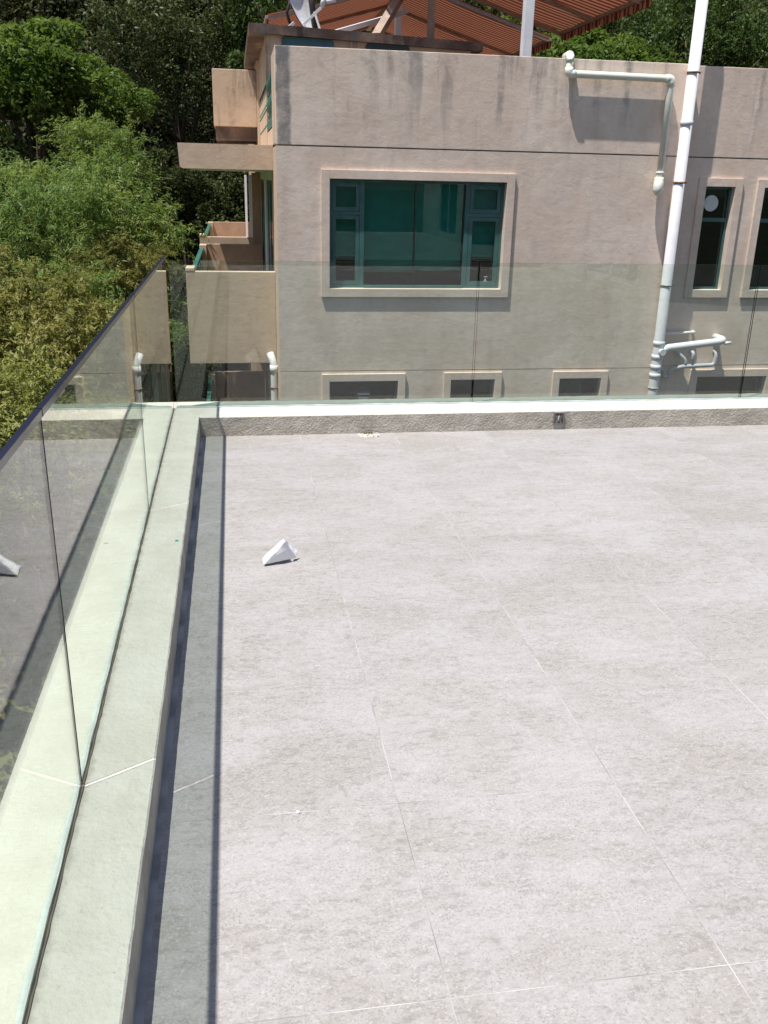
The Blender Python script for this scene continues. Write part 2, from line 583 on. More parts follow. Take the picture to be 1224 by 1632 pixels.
# ground sheet with the slope behind the houses
def ground_z(x, y):
    h = 0.0
    if y > 27:
        h += (y - 27) * 0.62 - max(0, y - 90) * 0.45
    if x < -6 and y < 60:
        h += min(4.0, (-6 - x) * 0.25)
    return GZ + h


mb = MB()
gx = [-700, -300, -120, -60, -40] + list(range(-30, 42, 4)) + [60, 120, 300, 700]
gy = [-700, -300, -100, -40, -20, -8] + list(range(0, 92, 4)) + [120, 180, 300, 700]
for i in range(len(gx) - 1):
    for j in range(len(gy) - 1):
        q = [(gx[i], gy[j]), (gx[i + 1], gy[j]), (gx[i + 1], gy[j + 1]), (gx[i], gy[j + 1])]
        mb.quad([(x, y, ground_z(x, y)) for x, y in q], sm=True)
tag(mb.build('ground', 'soil'), kind='structure')

# own building under the terrace
o = MB().box(-0.60, 9.6, -6.0, 6.18, GZ, -0.06).build('terrace_building', 'render')
tag(o, 'rendered building block carrying the tiled roof terrace', 'building')

# terrace floor: grout bed with every tile a piece of its own
floor = MB().box(-0.26, 9.3, -5.9, 5.86, -0.058, -0.0006).build('floor', 'grout')
tag(floor, kind='structure')
TX, TY = 0.6255, 0.632
tile_me = None
for i in range(15):
    for j in range(-11, 6):
        x0 = -0.231 + i * TX
        y0 = 2.005 + j * TY
        if tile_me is None:
            g = 0.0011
            tb = MB().box(g, TX - g, g, TY - g, -0.012, 0.0, bv=0.0005).build('tile', 'tile', floor)
            tile_me = tb.data
            tb.location = (x0, y0, 0)
        else:
            tb = bpy.data.objects.new('tile', tile_me)
            COL.objects.link(tb)
            tb.parent = floor
            tb.location = (x0, y0, random.uniform(-0.0003, 0.0002))


# kerb upstand, L-shaped, hand trowelled: jittered edges
def kerb():
    zt, zb = 0.13, -0.057
    mb = MB()

    def prof(n, fn):
        rows = []
        for k in range(n + 1):
            t = k / n
            j = lambda s: (random.random() - .5) * s
            rows.append(fn(t, j))
        for k in range(n):
            a, b = rows[k], rows[k + 1]
            for q in range(len(a) - 1):
                mb.quad([a[q], a[q + 1], b[q + 1], b[q]], mi=1 if q == len(a) - 2 else 0)
        return rows
    # left leg runs along Y, from behind the camera to the mitre
    def left(t, j):
        y = -5.9 + t * (5.80 + 5.9)
        e = j(.0022)
        return [(-0.615, y, zb), (-0.620, y, zt - .012), (-0.608 + j(.003), y, zt + j(.003)), (-0.256 + e, y, zt + j(.002)),
                (-0.2515 + e, y, zt - .0045), (-0.249, y, zb)]
    r = prof(260, left)
    mb.quad([p for p in r[0]][::-1])
    end_l = r[-1]
    # far leg runs along X
    def far(t, j):
        x = -0.249 + t * (9.3 + 0.249)
        e = j(.0022)
        return [(x, 6.245, zb), (x, 6.25, zt - .012), (x, 6.238 + j(.003), zt + j(.003)), (x, 5.806 + e, zt + j(.002)),
                (x, 5.8015 + e, zt - .0045), (x, 5.80, zb)]
    r2 = prof(220, far)
    mb.quad([p for p in r2[-1]])
    # corner block top and outer faces
    s = r2[0]
    mb.quad([(-0.615, 5.80, zb), (-0.615, 6.245, zb), (-0.62, 6.25, zt - .012), (-0.62, 5.80, zt - .012)])
    mb.quad([(-0.62, 5.80, zt - .012), (-0.62, 6.25, zt - .012), (-0.608, 6.238, zt), (-0.608, 5.80, zt)])
    mb.quad([(-0.608, 5.80, zt), (-0.608, 6.238, zt), (-0.249, 6.238, zt), (-0.249, 5.80, zt)])
    mb.quad([(-0.608, 6.238, zt), (-0.62, 6.25, zt - .012), (-0.249, 6.25, zt - .012), (-0.249, 6.238, zt)])
    mb.quad([(-0.62, 6.25, zt - .012), (-0.615, 6.245, zb), (-0.249, 6.245, zb), (-0.249, 6.25, zt - .012)])
    return mb.build('kerb_wall', ['kerb', 'kerb_face'])


tag(kerb(), 'low cream painted L-shaped kerb along the edge of the tiled terrace', 'kerb')

# glazed balustrades ------------------------------------------------
GX, GYF, GT, GZB, GZT = -0.428, 6.07, 0.004, 0.132, 1.098


def glass_pane(x0, x1, y0, y1, z0, z1, long_axis, parent):
    # slab: big faces clear, edges dark
    if long_axis == 'y':
        s = [1, 1, 1, 0, 1, 0]
    else:
        s = [1, 1, 0, 1, 0, 1]
    return MB().box(x0, x1, y0, y1, z0, z1, sides=s).build('pane', ['glass', 'edge'], parent)


bl = empty('glass_balustrade')
ys = [-4.08, -2.05, -0.02, 2.010, 4.055, 6.063]
for a, b in zip(ys[:-1], ys[1:]):
    glass_pane(GX - GT / 2, GX + GT / 2, a + .0055, b - .0055, GZB, GZT, 'y', bl)
    # u-channel cap with a butt joint over each glass joint
    mb = MB()
    mb.box(GX - .0075, GX + .0075, a + .0010, b - .0010, GZT + .0005, GZT + .0195, bv=.0014)
    rail = mb.build('top_rail', 'rail', bl)
    mb = MB()
    if b < 6:
        mb.box(GX - .0084, GX + .0084, b - .005, b + .005, GZT + .002, GZT + .0205)
        mb.build('rail_joint', 'rail', rail)


def wavy_strip(axis, c, lo, hi, w, z0, z1, n, jit):
    mb = MB()
    pr = None
    for k in range(n + 1):
        t = lo + (hi - lo) * k / n
        a, b = c - w / 2 + random.uniform(-jit, jit), c + w / 2 + random.uniform(-jit, jit)
        z = z1 + random.uniform(-jit, jit) * .5
        sec = [(a, z0), (a, z), (b, z), (b, z0)]
        row = [(p, t, q) if axis == 'y' else (t, p, q) for p, q in sec]
        if pr:
            for q in range(3):
                mb.quad([pr[q], pr[q + 1], row[q + 1], row[q]])
        pr = row
    return mb


wavy_strip('y', GX - .0088, -4.0, 6.05, .013, .120, .139, 160, .0018).build('sealant_bead', 'silicone', bl)
wavy_strip('y', GX + .0040, -4.0, 6.05, .0034, .120, .1335, 320, .0010).build('dark_joint', 'joint', bl)
tag(based(bl, (GX, 1.0, .13)), 'frameless green glass balustrade with dark navy cap rail beside the bushes', 'balustrade')

bf = empty('glass_balustrade')
xs = [-0.414, 1.625, 3.665, 5.705, 7.745]
for a, b in zip(xs[:-1], xs[1:]):
    glass_pane(a + .0065, b - .0065, GYF - .005, GYF + .005, GZB, 1.088, 'x', bf)
wavy_strip('x', GYF - .0115, -.41, 7.74, .011, .120, .1405, 200, .0015).build('sealant_bead', 'silicone', bf)
wavy_strip('x', GYF + .0115, -.41, 7.74, .011, .120, .1405, 200, .0015).build('sealant_bead', 'silicone', bf)
tag(based(bf, (3.6, GYF, .13)), 'frameless green glass balustrade without a rail in front of the pink house', 'balustrade')

own = empty('terrace_house')
hf = MB()
zs_, ys_ = [0.0, 0.12, 2.0, 3.0], [-5.9, -3.5, -1.3, -.6]
for i in range(3):
    for j in range(3):
        if i == 1 and j == 1:
            continue
        hf.box(6.1, 6.3, ys_[i] + (.0005 if i else 0), ys_[i + 1], zs_[j] + .002, zs_[j + 1])
hf.box(6.301, 9.3, -5.9, -.6, 2.9, 3.0).box(6.301, 9.3, -.75, -.6, .002, 2.899)
hf.build('wall', 'render', own)
wf = MB()
for yy in (-3.5, -2.43, -1.36):
    wf.box(6.12, 6.18, yy, yy + .06, .122, 2.0)
wf.box(6.122, 6.178, -3.44, -1.3, .122, .18).box(6.122, 6.178, -3.44, -1.3, 1.94, 1.999)
wf = wf.build('window', 'white_paint', own)
for yy in (-3.44, -2.37):
    MB().box(6.148, 6.154, yy, yy + 1.01, .18, 1.94).build('pane', 'pane_clear', wf)
tag(based(own, (7.5, -3, 0)), 'pale house wall with white framed window, faintly mirrored in the far glass', 'house')

# small things on the terrace ---------------------------------------
mb = MB()
A, B, C = (.086, 3.652, .010), (.231, 3.700, .016), (.181, 3.672, .108)
A2, C2 = (.080, 3.672, .030), (.172, 3.690, .112)
Bk, D, E_ = (.236, 3.735, .055), (.100, 3.79, .002), (.222, 3.80, .002)


L = lambda p, q, t: tuple(Vector(p).lerp(Vector(q), t))


def sheet(mb, p00, p10, p11, p01, bulge, n=8, seed=1):
    """a creased sheet of paper between four corners, 0.5 mm thick"""
    g = random.Random(seed)
    p00, p10, p11, p01 = map(Vector, (p00, p10, p11, p01))
    nr = (p10 - p00).cross(p01 - p00).normalized()
    ph = g.uniform(0, 6)
    G = []
    for i in range(n + 1):
        row = []
        for j in range(n + 1):
            u, w = i / n, j / n
            p = p00 * (1 - u) * (1 - w) + p10 * u * (1 - w) + p11 * u * w + p01 * (1 - u) * w
            k = math.sin(math.pi * u) * math.sin(math.pi * w)
            p = p + nr * (bulge * k + .0022 * math.sin(7 * u + 4 * w + ph) * k + g.uniform(-.0006, .0006) * (k > .01))
            row.append(p)
        G.append(row)
    off = nr * .0005
    for i in range(n):
        for j in range(n):
            q = [G[i][j], G[i + 1][j], G[i + 1][j + 1], G[i][j + 1]]
            mb.quad(q, sm=True)
            mb.quad([x - off for x in q[::-1]], sm=True)


sheet(mb, A, B, C, L(A, C, .45), .004, 8, 3)                       # front flap, leaning over
sheet(mb, A, L(A, C, .45), L(A2, C2, .5), A2, .003, 5, 4)            # fold along the upper left edge
sheet(mb, L(A, C, .45), C, C2, L(A2, C2, .5), .003, 5, 5)
sheet(mb, A2, C2, (.205, 3.80, .002), (.095, 3.775, .001), .010, 8, 6)   # back flap down to the tiles
sheet(mb, C, L(C, B, .8), (.240, 3.725, .040), L(C2, Bk, .35), -.005, 6, 8)   # small crumpled corner
tag(mb.build('folded_paper', 'paper'), 'crumpled folded piece of white paper lying on the tiles', 'paper')

mb = MB()
pts = [(.775, 5.785), (.79, 5.715), (.815, 5.69), (.85, 5.70), (.885, 5.688), (.915, 5.715), (.925, 5.785)]
mb.quad([(x, y, .0014) for x, y in pts])
for _ in range(26):
    x, y = random.uniform(.79, .915), random.uniform(5.71, 5.79)
    s = random.uniform(.003, .007)
    mb.box(x - s, x + s, y - s, y + s, .001, .001 + s * random.uniform(.5, 1.3), bv=s * .3)
ch = mb.build('chipped_patch', 'mortar')
tag(ch, 'small broken patch of bare mortar in the tiles at the foot of the kerb', 'floor patch')
MB().box(.82, .875, 5.772, 5.7985, .002, .012).build('gap', 'hole', ch)

dr = empty('drain_outlet')
MB().box(2.143, 2.207, 5.792, 5.806, .045, .116, mi=0).build('recess', 'hole', dr)
mb = MB().box(2.137, 2.143, 5.7895, 5.804, .040, .121).box(2.207, 2.213, 5.7895, 5.804, .040, .121)
mb.box(2.1432, 2.2068, 5.7895, 5.804, .040, .0448).box(2.1432, 2.2068, 5.7895, 5.804, .1162, .121)
mb.build('rim', 'grey_stain', dr)
MB().tube(bend([(2.175, 5.799, .055), (2.172, 5.787, .075), (2.178, 5.797, .10)], .01), .005, 8).build('clip', 'steel', dr)
tag(based(dr, (2.175, 5.8, .04)), 'small square drain outlet box set in the far kerb', 'drain outlet')

mb = MB().tube([(.119, 2.0, -.001), (.120, 2.0, .003), (.121, 2.001, .006), (.121, 2.001, .0075)], [.004, .006, .0045, .001], 8)
tag(mb.build('pebble', 'paper'), 'tiny white stone chip on the tiles near the shadow strip', 'pebble')
mb = MB().tube([(-.28, 3.67, .128), (-.279, 3.67, .1325), (-.278, 3.671, .135)], [.009, .008, .002], 7)
tag(mb.build('paint_chip', 'cyan'), 'tiny cyan paint chip on top of the left kerb', 'paint chip')

# ================================================================== NEIGHBOUR HOUSE
FY = 12.0
house = empty('village_house')


def hf_wall(name, xs, zs, y0, cell, mat, parent):
    """front wall as a stepped relief: cell(xc, zc) -> (depth, open)"""
    mb = MB()
    xs, zs = sorted(set(xs)), sorted(set(zs))
    nx, nz = len(xs) - 1, len(zs) - 1
    D = [[cell((xs[i] + xs[i + 1]) / 2, (zs[j] + zs[j + 1]) / 2) for j in range(nz)] for i in range(nx)]
    for i in range(nx):
        for j in range(nz):
            d, op = D[i][j]
            if not op:
                y = y0 + d
                mb.quad([(xs[i], y, zs[j]), (xs[i + 1], y, zs[j]), (xs[i + 1], y, zs[j + 1]), (xs[i], y, zs[j + 1])])
            if i + 1 < nx and D[i + 1][j][0] != d:
                e = D[i + 1][j][0]
                x = xs[i + 1]
                mb.quad([(x, y0 + d, zs[j]), (x, y0 + e, zs[j]), (x, y0 + e, zs[j + 1]), (x, y0 + d, zs[j + 1])])
            if j + 1 < nz and D[i][j + 1][0] != d:
                e = D[i][j + 1][0]
                z = zs[j + 1]
                mb.quad([(xs[i], y0 + d, z), (xs[i], y0 + e, z), (xs[i + 1], y0 + e, z), (xs[i + 1], y0 + d, z)])
    return mb.build(name, mat, parent)


# openings: x0, x1, z0, z1 (inside the trim)
OPEN_L = [(1.222, 3.515, 0.250, 1.590), (1.222, 2.160, -1.75, -0.975), (2.896, 3.520, -1.75, -0.970), (4.457, 5.069, -1.75, -0.970)]
s_ = 12.14 / 12.0
OPEN_R = [(6.262 * s_, 6.684 * s_, 1.6 + (0.253 - 1.6) * s_, 1.6), (7.110 * s_, 7.532 * s_, 1.6 + (0.253 - 1.6) * s_, 1.6),
          (6.523 * s_, 7.60 * s_, -1.9, 1.6 + (-0.969 - 1.6) * s_)]
G2 = (-0.842, -0.831)
XE = 5.93


def cell_fn(opens, lo_y):
    def fn(x, z):
        for a, b, c, d in opens:
            if a < x < b and c < z < d:
                return (0.13, True)
        if G2[0] < z < G2[1]:
            return (0.022, False)
        return (0.0, False)
    return fn


def lines(opens):
    xs_, zs_ = [], [G2[0], G2[1]]
    for a, b, c, d in opens:
        xs_ += [a, b]
        zs_ += [c, d]
    return xs_, zs_


ax, az = lines(OPEN_L)
hf_wall('wall', [0.565, XE] + ax, [-6.4, 1.957] + az, FY, cell_fn(OPEN_L, FY), 'stucco', house)
ax, az = lines(OPEN_R)
RY = FY + 0.14
hf_wall('wall', [XE, 10.5] + ax, [-6.4, 1.957] + az, RY, cell_fn(OPEN_R, RY), 'stucco', house)
# return between the two planes, slabs behind, room shell
mb = MB().box(XE - .12, XE, FY + .0015, RY + .1, -6.4, 1.956)
mb.build('return_wall', 'stucco', house)
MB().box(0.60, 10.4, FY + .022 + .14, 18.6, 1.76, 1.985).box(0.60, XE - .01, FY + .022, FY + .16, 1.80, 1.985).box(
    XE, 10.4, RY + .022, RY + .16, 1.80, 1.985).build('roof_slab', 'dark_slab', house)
MB().box(0.80, 10.4, FY + .17, 18.5, -1.0, -.80).build('floor_slab', 'room', house)
MB().box(0.80, 10.4, 14.6, 14.7, -6.3, 1.75).build('room_wall', 'room', house)
for p in (.80, 5.5):
    MB().box(p, p + .06, FY + .17, 14.6, -6.3, 1.75).build('room_side', 'room', house)
# parapet
MB().box(0.565, XE, FY, FY + .16, 1.968, 3.060, bv=.008).build('parapet', 'stucco', house)
MB().box(XE - .1, 10.5, RY, RY + .16, 1.968, 3.062, bv=.008).build('parapet', 'stucco', house)
# window builders -----------------------------------------------------
def trim(name, a, b, c, d, y, w, p, parent, wt=None):
    wt = wt or w
    mb = MB()
    mb.box(a - w, a, y - p, y + .004, c - w, d + wt, bv=.004)
    mb.box(b, b + w, y - p, y + .004, c - w, d + wt, bv=.004)
    mb.box(a + .0002, b - .0002, y - p, y + .004, d, d + wt, bv=.004)
    mb.box(a + .0002, b - .0002, y - p, y + .004, c - w, c, bv=.004)
    return mb.build(name, 'trim', parent)


def ring(mb, a, b, c, d, y0, y1, w):
    mb.box(a, a + w, y0, y1, c, d).box(b - w, b, y0, y1, c, d)
    mb.box(a + w, b - w, y0 + .0005, y1, c, c + w).box(a + w, b - w, y0 + .0005, y1, d - w, d)
    return mb


def pane(a, b, c, d, y, parent, mat='pane'):
    return MB().box(a, b, y, y + .006, c, d).build('pane', mat, parent)


# main picture window
wy = FY + .075
a, b, c, d = OPEN_L[0]
win = MB()
ring(win, a, b, c, d, wy, wy + .06, .035)
for xm in (1.648, 3.030):
    win.box(xm - .028, xm + .028, wy + .001, wy + .06, c + .035, d - .035)
win = win.build('window', 'teal', house)
trim('trim', a, b, c, d, FY, .108, .034, win)
cells = [(a + .035, 1.620, c + .035, 1.160), (a + .035, 1.620, 1.200, d - .035), (3.058, b - .035, c + .035, 1.160), (3.058, b - .035, 1.200, d - .035)]
for (p, q, r_, s) in cells:
    sash = MB()
    ring(sash, p + .004, q - .004, r_ + .004, s - .004, wy + .004, wy + .05, .05)
    sash.build('sash', 'teal', win)
    pane(p + .05, q - .05, r_ + .05, s - .05, wy + .03, win)
for p, q in ((a + .035, 1.620), (3.058, b - .035)):
    MB().box(p, q, wy + .001, wy + .06, 1.160, 1.200).build('transom', 'teal', win)
for p, q in ((1.676, 2.334), (2.352, 3.002)):
    pane(p, q, c + .035, d - .035, wy + .03, win)
MB().box(2.334, 2.352, wy + .012, wy + .05, c + .035, d - .035).build('mullion', 'black', win)
MB().box(1.676, 3.002, wy - .03, wy, c + .001, c + .038, bv=.004).build('sill', 'teal', win)
for p, q, zb in ((1.69, 2.36, .46), (2.37, 3.0, .485), (1.27, 1.60, .66), (3.08, 3.47, .665)):
    mb = MB()
    n = 10
    for k in range(n):
        z0, z1 = zb + (1.58 - zb) * k / n, zb + (1.58 - zb) * (k + 1) / n
        y0 = wy + .135 + .006 * math.sin(k * 1.3)
        y1 = wy + .135 + .006 * math.sin((k + 1) * 1.3)
        mb.quad([(p, y0, z0), (q, y0, z0), (q, y1, z1), (p, y1, z1)], sm=True)
        mb.quad([(p, y0 + .002, z0), (p, y1 + .002, z1), (q, y1 + .002, z1), (q, y0 + .002, z0)], sm=True)
    mb.box(p, q, wy + .125, wy + .150, zb - .022, zb - .001, bv=.004)
    mb.build('roller_blind', 'blind', win)
# sticker on the lower right pane
mb = MB()
for k, (h, w) in enumerate(((0.0, .055), (.03, .02), (.06, .05))):
    mb.box(3.335 - w / 2, 3.335 + w / 2, wy + .0275, wy + .0292, .335 + h, .342 + h)
mb.bar((3.31, wy + .0283, .338), (3.355, wy + .0283, .402), .004, .0012)
mb.bar((3.36, wy + .0283, .338), (3.315, wy + .0283, .402), .004, .0012)
mb.disc((3.33, wy + .0290, .35), .014, th=.0016, n=12)
mb.build('sticker', 'fan', win)

# low windows just above the far kerb
for k, (a, b, c, d) in enumerate(OPEN_L[1:]):
    wb = MB()
    ring(wb, a, b, c, d, FY + .07, FY + .12, .03)
    w = wb.build('window', 'teal', house)
    trim('trim', a, b, c, d, FY, .10, .034, w)
    pane(a + .03, b - .03, c + .03, d - .03, FY + .085, w, 'pane_clear')
    mb = MB()
    if k == 0:
        mb.disc((1.70, FY + .120, -1.19), .11, th=.012)
        v = mb.build('ventilator', 'grey_pvc', w)
        MB().box(1.615, 1.785, FY + .070, FY + .083, -1.185, -1.160).box(1.63, 1.77, FY + .070, FY + .083, -1.235, -1.215).build('louvre', 'fan', v)
    elif k == 2:
        mb.disc((4.73, FY + .120, -1.16), .125, th=.012)
        mb.build('ventilator', 'grey_pvc', w)
    MB().box(a + .03, b - .03, FY + .13, FY + .14, c + .03, d - .03).build('net_curtain', 'curtain', w)

# right hand windows in the set-back bay
for k, (a, b, c, d) in enumerate(OPEN_R):
    wb = MB()
    ring(wb, a, b, c, d, RY + .065, RY + .115, .032)
    if k < 2:
        wb.box(a + .032, b - .032, RY + .066, RY + .115, 1.145, 1.195)
    w = wb.build('window', 'teal', house)
    trim('trim', a, b, c, d, RY, .108, .034, w)
    if k < 2:
        pane(a + .032, b - .032, c + .032, 1.145, RY + .085, w)
        pane(a + .032, b - .032, 1.195, d - .032, RY + .085, w)
        if k == 0:
            MB().disc((6.49, RY + .083, 1.385), .105, th=.012).build('ventilator', 'fan', w)
    else:
        pane(a + .032, b - .032, c + .032, d - .032, RY + .085, w, 'pane_clear')
        MB().box(a + .03, b - .03, RY + .13, RY + .14, c + .03, d - .03).build('net_curtain', 'curtain', w)

# left flank: piers, glazed doors, canopy, balconies ------------------
LX = 0.565
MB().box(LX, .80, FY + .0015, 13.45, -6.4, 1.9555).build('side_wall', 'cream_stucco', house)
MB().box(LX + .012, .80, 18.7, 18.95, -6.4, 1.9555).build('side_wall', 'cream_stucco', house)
MB().box(LX - .16, LX + .02, 18.98, 19.15, -6.4, 1.66).build('fin_wall', 'brown_stucco', house)
for z0, z1 in ((-.76, 1.545), (-3.36, -1.1)):
    MB().box(LX - .012, .80, 15.55, 16.35, z0, z1).build('door_pier', 'white_paint', house)
    for y0, y1 in ((13.45, 15.55), (16.35, 18.7)):
        dm = MB()
        for yy in (y0 + .04, (y0 + y1) / 2, y1 - .04):
            dm.box(LX + .012, .63, yy - .035, yy + .035, z0, z1)
        dm.box(LX + .014, .628, y0, y1, z1 - .05, z1).box(LX + .014, .628, y0, y1, z0, z0 + .06)
        dr_ = dm.build('door', 'green_metal', house)
        for ya, yb in ((y0 + .075, (y0 + y1) / 2 - .035), ((y0 + y1) / 2 + .035, y1 - .075)):
            MB().box(LX + .022, LX + .03, ya, yb, z0 + .06, z1 - .05).build('pane', 'door_glass', dr_)
for p, q in ((13.45, 15.55), (15.551, 16.35), (16.351, 18.7)):
    MB().box(LX + .004, .80, p, q, 1.546, 1.676).build('door_head', 'mint', house)
can = MB()
pro = [(-.667, 1.985), (-.650, 1.705), (-.62, 1.678), (LX - .001, 1.678), (LX - .001, 1.985)]
y0, y1 = 12.9, 18.9
can.quad([(x, y0, z) for x, z in pro])
can.quad([(x, y1, z) for x, z in pro][::-1])
for k in range(len(pro)):
    p, q = pro[k], pro[(k + 1) % len(pro)]
    can.quad([(p[0], y0, p[1]), (q[0], y0, q[1]), (q[0], y1, q[1]), (p[0], y1, p[1])], mi=1 if k == 2 else 0)
can.build('canopy', ['cream_stucco', 'mint'], house)


def balcony(zt, zb, y0, y1, x0, x1, parent, post=True, low_rail=.05):
    f = MB().box(x0, x1, y0, y0 + .14, zb, zt, bv=.006)
    fw = f.build('balcony', 'cream_stucco', parent)
    MB().box(x0 - .004, x0 + .115, y0 - .004, y0 + .40, zt + .001, zt + .045, bv=.006).build('coping', 'cream_stucco', fw)
    MB().box(x0 + .02, x1, y1, y1 + .12, zb, zt - .005, bv=.006).build('end_wall', 'brown_stucco', fw)
    MB().box(x0 + .02, x0 + .15, y1 - .25, y1 - .001, zb + .2, zt - .006, bv=.006).build('end_post', 'cream_stucco', fw)
    MB().box(x0 + .02, x1, y0 + .141, y1 - .001, zb - .005, zb + .13).build('slab', 'cream_stucco', fw)
    r = MB().box(x0 + .03, x0 + .10, y0 + .41, y1 - .26, zt - low_rail - .05, zt - low_rail)
    yy = y0 + .8
    while yy < y1 - .3:
        r.box(x0 + .045, x0 + .085, yy, yy + .04, zb + .13, zt - low_rail - .05)
        yy += 1.0
    r.build('handrail', 'green_metal', fw)
    MB().box(x0 + .058, x0 + .066, y0 + .15, y1 - .02, zb + .16, zt - low_rail - .06).build('infill_panel', 'pane_clear', fw)
    return fw


balcony(.364, -.894, 12.9, 18.3, -.645, LX - .002, house)
balcony(-2.20, -3.48, 12.95, 18.75, -.60, LX - .002, house)

# roof edge on the left flank: pillar, low sill, grille
MB().box(LX, LX + .16, FY + .162, 13.0, 1.986, 3.050, bv=.006).build('pillar', 'cream_stucco', house)
MB().box(LX, LX + .16, 13.001, 17.8, 1.986, 2.20, bv=.006).build('sill_wall', 'cream_stucco', house)
MB().box(LX - .05, LX + .16, 17.801, 18.7, 1.986, 3.62, bv=.006).build('pillar', 'cream_stucco', house)
gr = MB()
gr.box(LX - .005, LX + .045, 13.01, 17.79, 2.83, 2.87)
gr.box(LX, LX + .04, 13.01, 17.79, 2.24, 2.27)
gr = gr.build('grille', 'green_metal', house)
bar_me = None
for k in range(38):
    yb = 13.06 + k * .125
    if bar_me is None:
        mb = MB()
        for q in range(4):
            z0 = 2.27 + q * .14
            pts = [(0.025 * math.sin(t * math.pi * 2) * (1 if q % 2 else -1), .03 * math.sin(t * math.pi), z0 + .14 * t) for t in (0, .2, .4, .6, .8, 1)]
            mb.tube(pts, .012, 5, cap=False)
        bo = mb.build('bar', 'green_metal', gr)
        bar_me = bo.data
    else:
        bo = bpy.data.objects.new('bar', bar_me)
        COL.objects.link(bo)
        bo.parent = gr
    bo.location = (LX + .02, yb, 0)

# rooftop block jutting out behind
blk = MB().box(-.262, LX - .052, 17.95, 19.9, 2.43, 3.370, bv=.012)
blk = blk.build('roof_block', 'cream_stucco', house)
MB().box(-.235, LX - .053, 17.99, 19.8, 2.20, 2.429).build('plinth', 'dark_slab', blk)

# rooftop stair house
hutw = MB()
fl, frr, br_, blk_ = (.56, 14.63), (3.80, 15.43), (3.80, 19.0), (.56, 19.0)
ft = [fl, frr, br_, blk_]
z0, z1 = 1.987, 3.515
for k in range(4):
    p, q = ft[k], ft[(k + 1) % 4]
    hutw.quad([(p[0], p[1], z0), (q[0], q[1], z0), (q[0], q[1], z1), (p[0], p[1], z1)])
hutw = hutw.build('stair_house', 'cream_stucco', house)
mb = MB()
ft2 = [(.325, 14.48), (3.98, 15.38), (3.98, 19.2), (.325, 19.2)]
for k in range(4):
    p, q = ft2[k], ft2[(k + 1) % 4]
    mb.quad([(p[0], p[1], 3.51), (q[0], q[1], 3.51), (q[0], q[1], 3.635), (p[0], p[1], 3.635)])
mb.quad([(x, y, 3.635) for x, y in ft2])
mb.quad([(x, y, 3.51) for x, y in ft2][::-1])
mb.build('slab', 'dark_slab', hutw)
dirv = Vector((frr[0] - fl[0], frr[1] - fl[1], 0)).normalized()
for s0, s1, m in ((.27, 1.02, 'blue_pane'), (1.58, 2.25, 'black')):
    mb = MB()
    base = Vector((fl[0], fl[1], 0))
    nrm = Vector((dirv.y, -dirv.x, 0))
    p, q = base + dirv * s0 + nrm * .01, base + dirv * s1 + nrm * .01
    mb.bar((p.x, p.y, 3.08), (q.x, q.y, 3.08), .03, .80)
    w = mb.build('window', m, hutw)
    mb = MB().bar((p.x, p.y, 3.49), (q.x, q.y, 3.49), .05, .025)
    mb.bar((p.x, p.y, 2.66), (p.x, p.y, 3.477), .05, .03).bar((q.x, q.y, 2.66), (q.x, q.y, 3.477), .05, .03)
    mb.build('frame', 'black' if m == 'black' else 'teal', w)
tag(based(house, (3, 13, GZ)), 'weathered pink stucco house with green windows facing the terrace', 'house')

# second house further back on the left: only its balcony side shows
h2 = empty('village_house')
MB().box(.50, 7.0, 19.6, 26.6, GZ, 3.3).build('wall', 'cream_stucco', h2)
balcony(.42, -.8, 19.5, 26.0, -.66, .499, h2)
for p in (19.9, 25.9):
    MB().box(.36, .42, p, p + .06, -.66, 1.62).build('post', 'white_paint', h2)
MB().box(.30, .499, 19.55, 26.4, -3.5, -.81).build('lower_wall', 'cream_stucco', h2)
tag(based(h2, (3, 22, GZ)), 'farther beige house behind the pink one showing only its balcony', 'house')


# ================================================================== PIPES
def pipe_thing(name, label, cat, parts, base, group=None):
    e = empty(name)
    for nm, mb, m in parts:
        mb.build(nm, m, e)
    return tag(based(e, base), label, cat, group)


PX, PY = 5.835, FY - .10
parts = [('pipe', MB().tube([(PX, PY, GZ), (PX, PY, 4.6)], .072, 20), 'pvc')]
for z in (2.36, -.47, -.66, -.80, -.92):
    parts.append(('sleeve', MB().tube([(PX, PY, z - .03), (PX, PY, z - .027), (PX, PY, z + .027), (PX, PY, z + .03)], [.073, .081, .081, .073], 20), 'pvc'))
for z, m in ((2.95, 'rust'), (1.64, 'rust'), (.32, 'steel'), (-1.10, 'steel')):
    mb = MB().tube([(PX, PY, z - .012), (PX, PY, z + .012)], .080, 20)
    mb.box(PX + .07, PX + .105, PY + .0, PY + .03, z - .010, z + .010).box(PX + .06, PX + .085, PY + .02, FY + .01, z - .008, z + .008)
    parts.append(('clamp', mb, m))
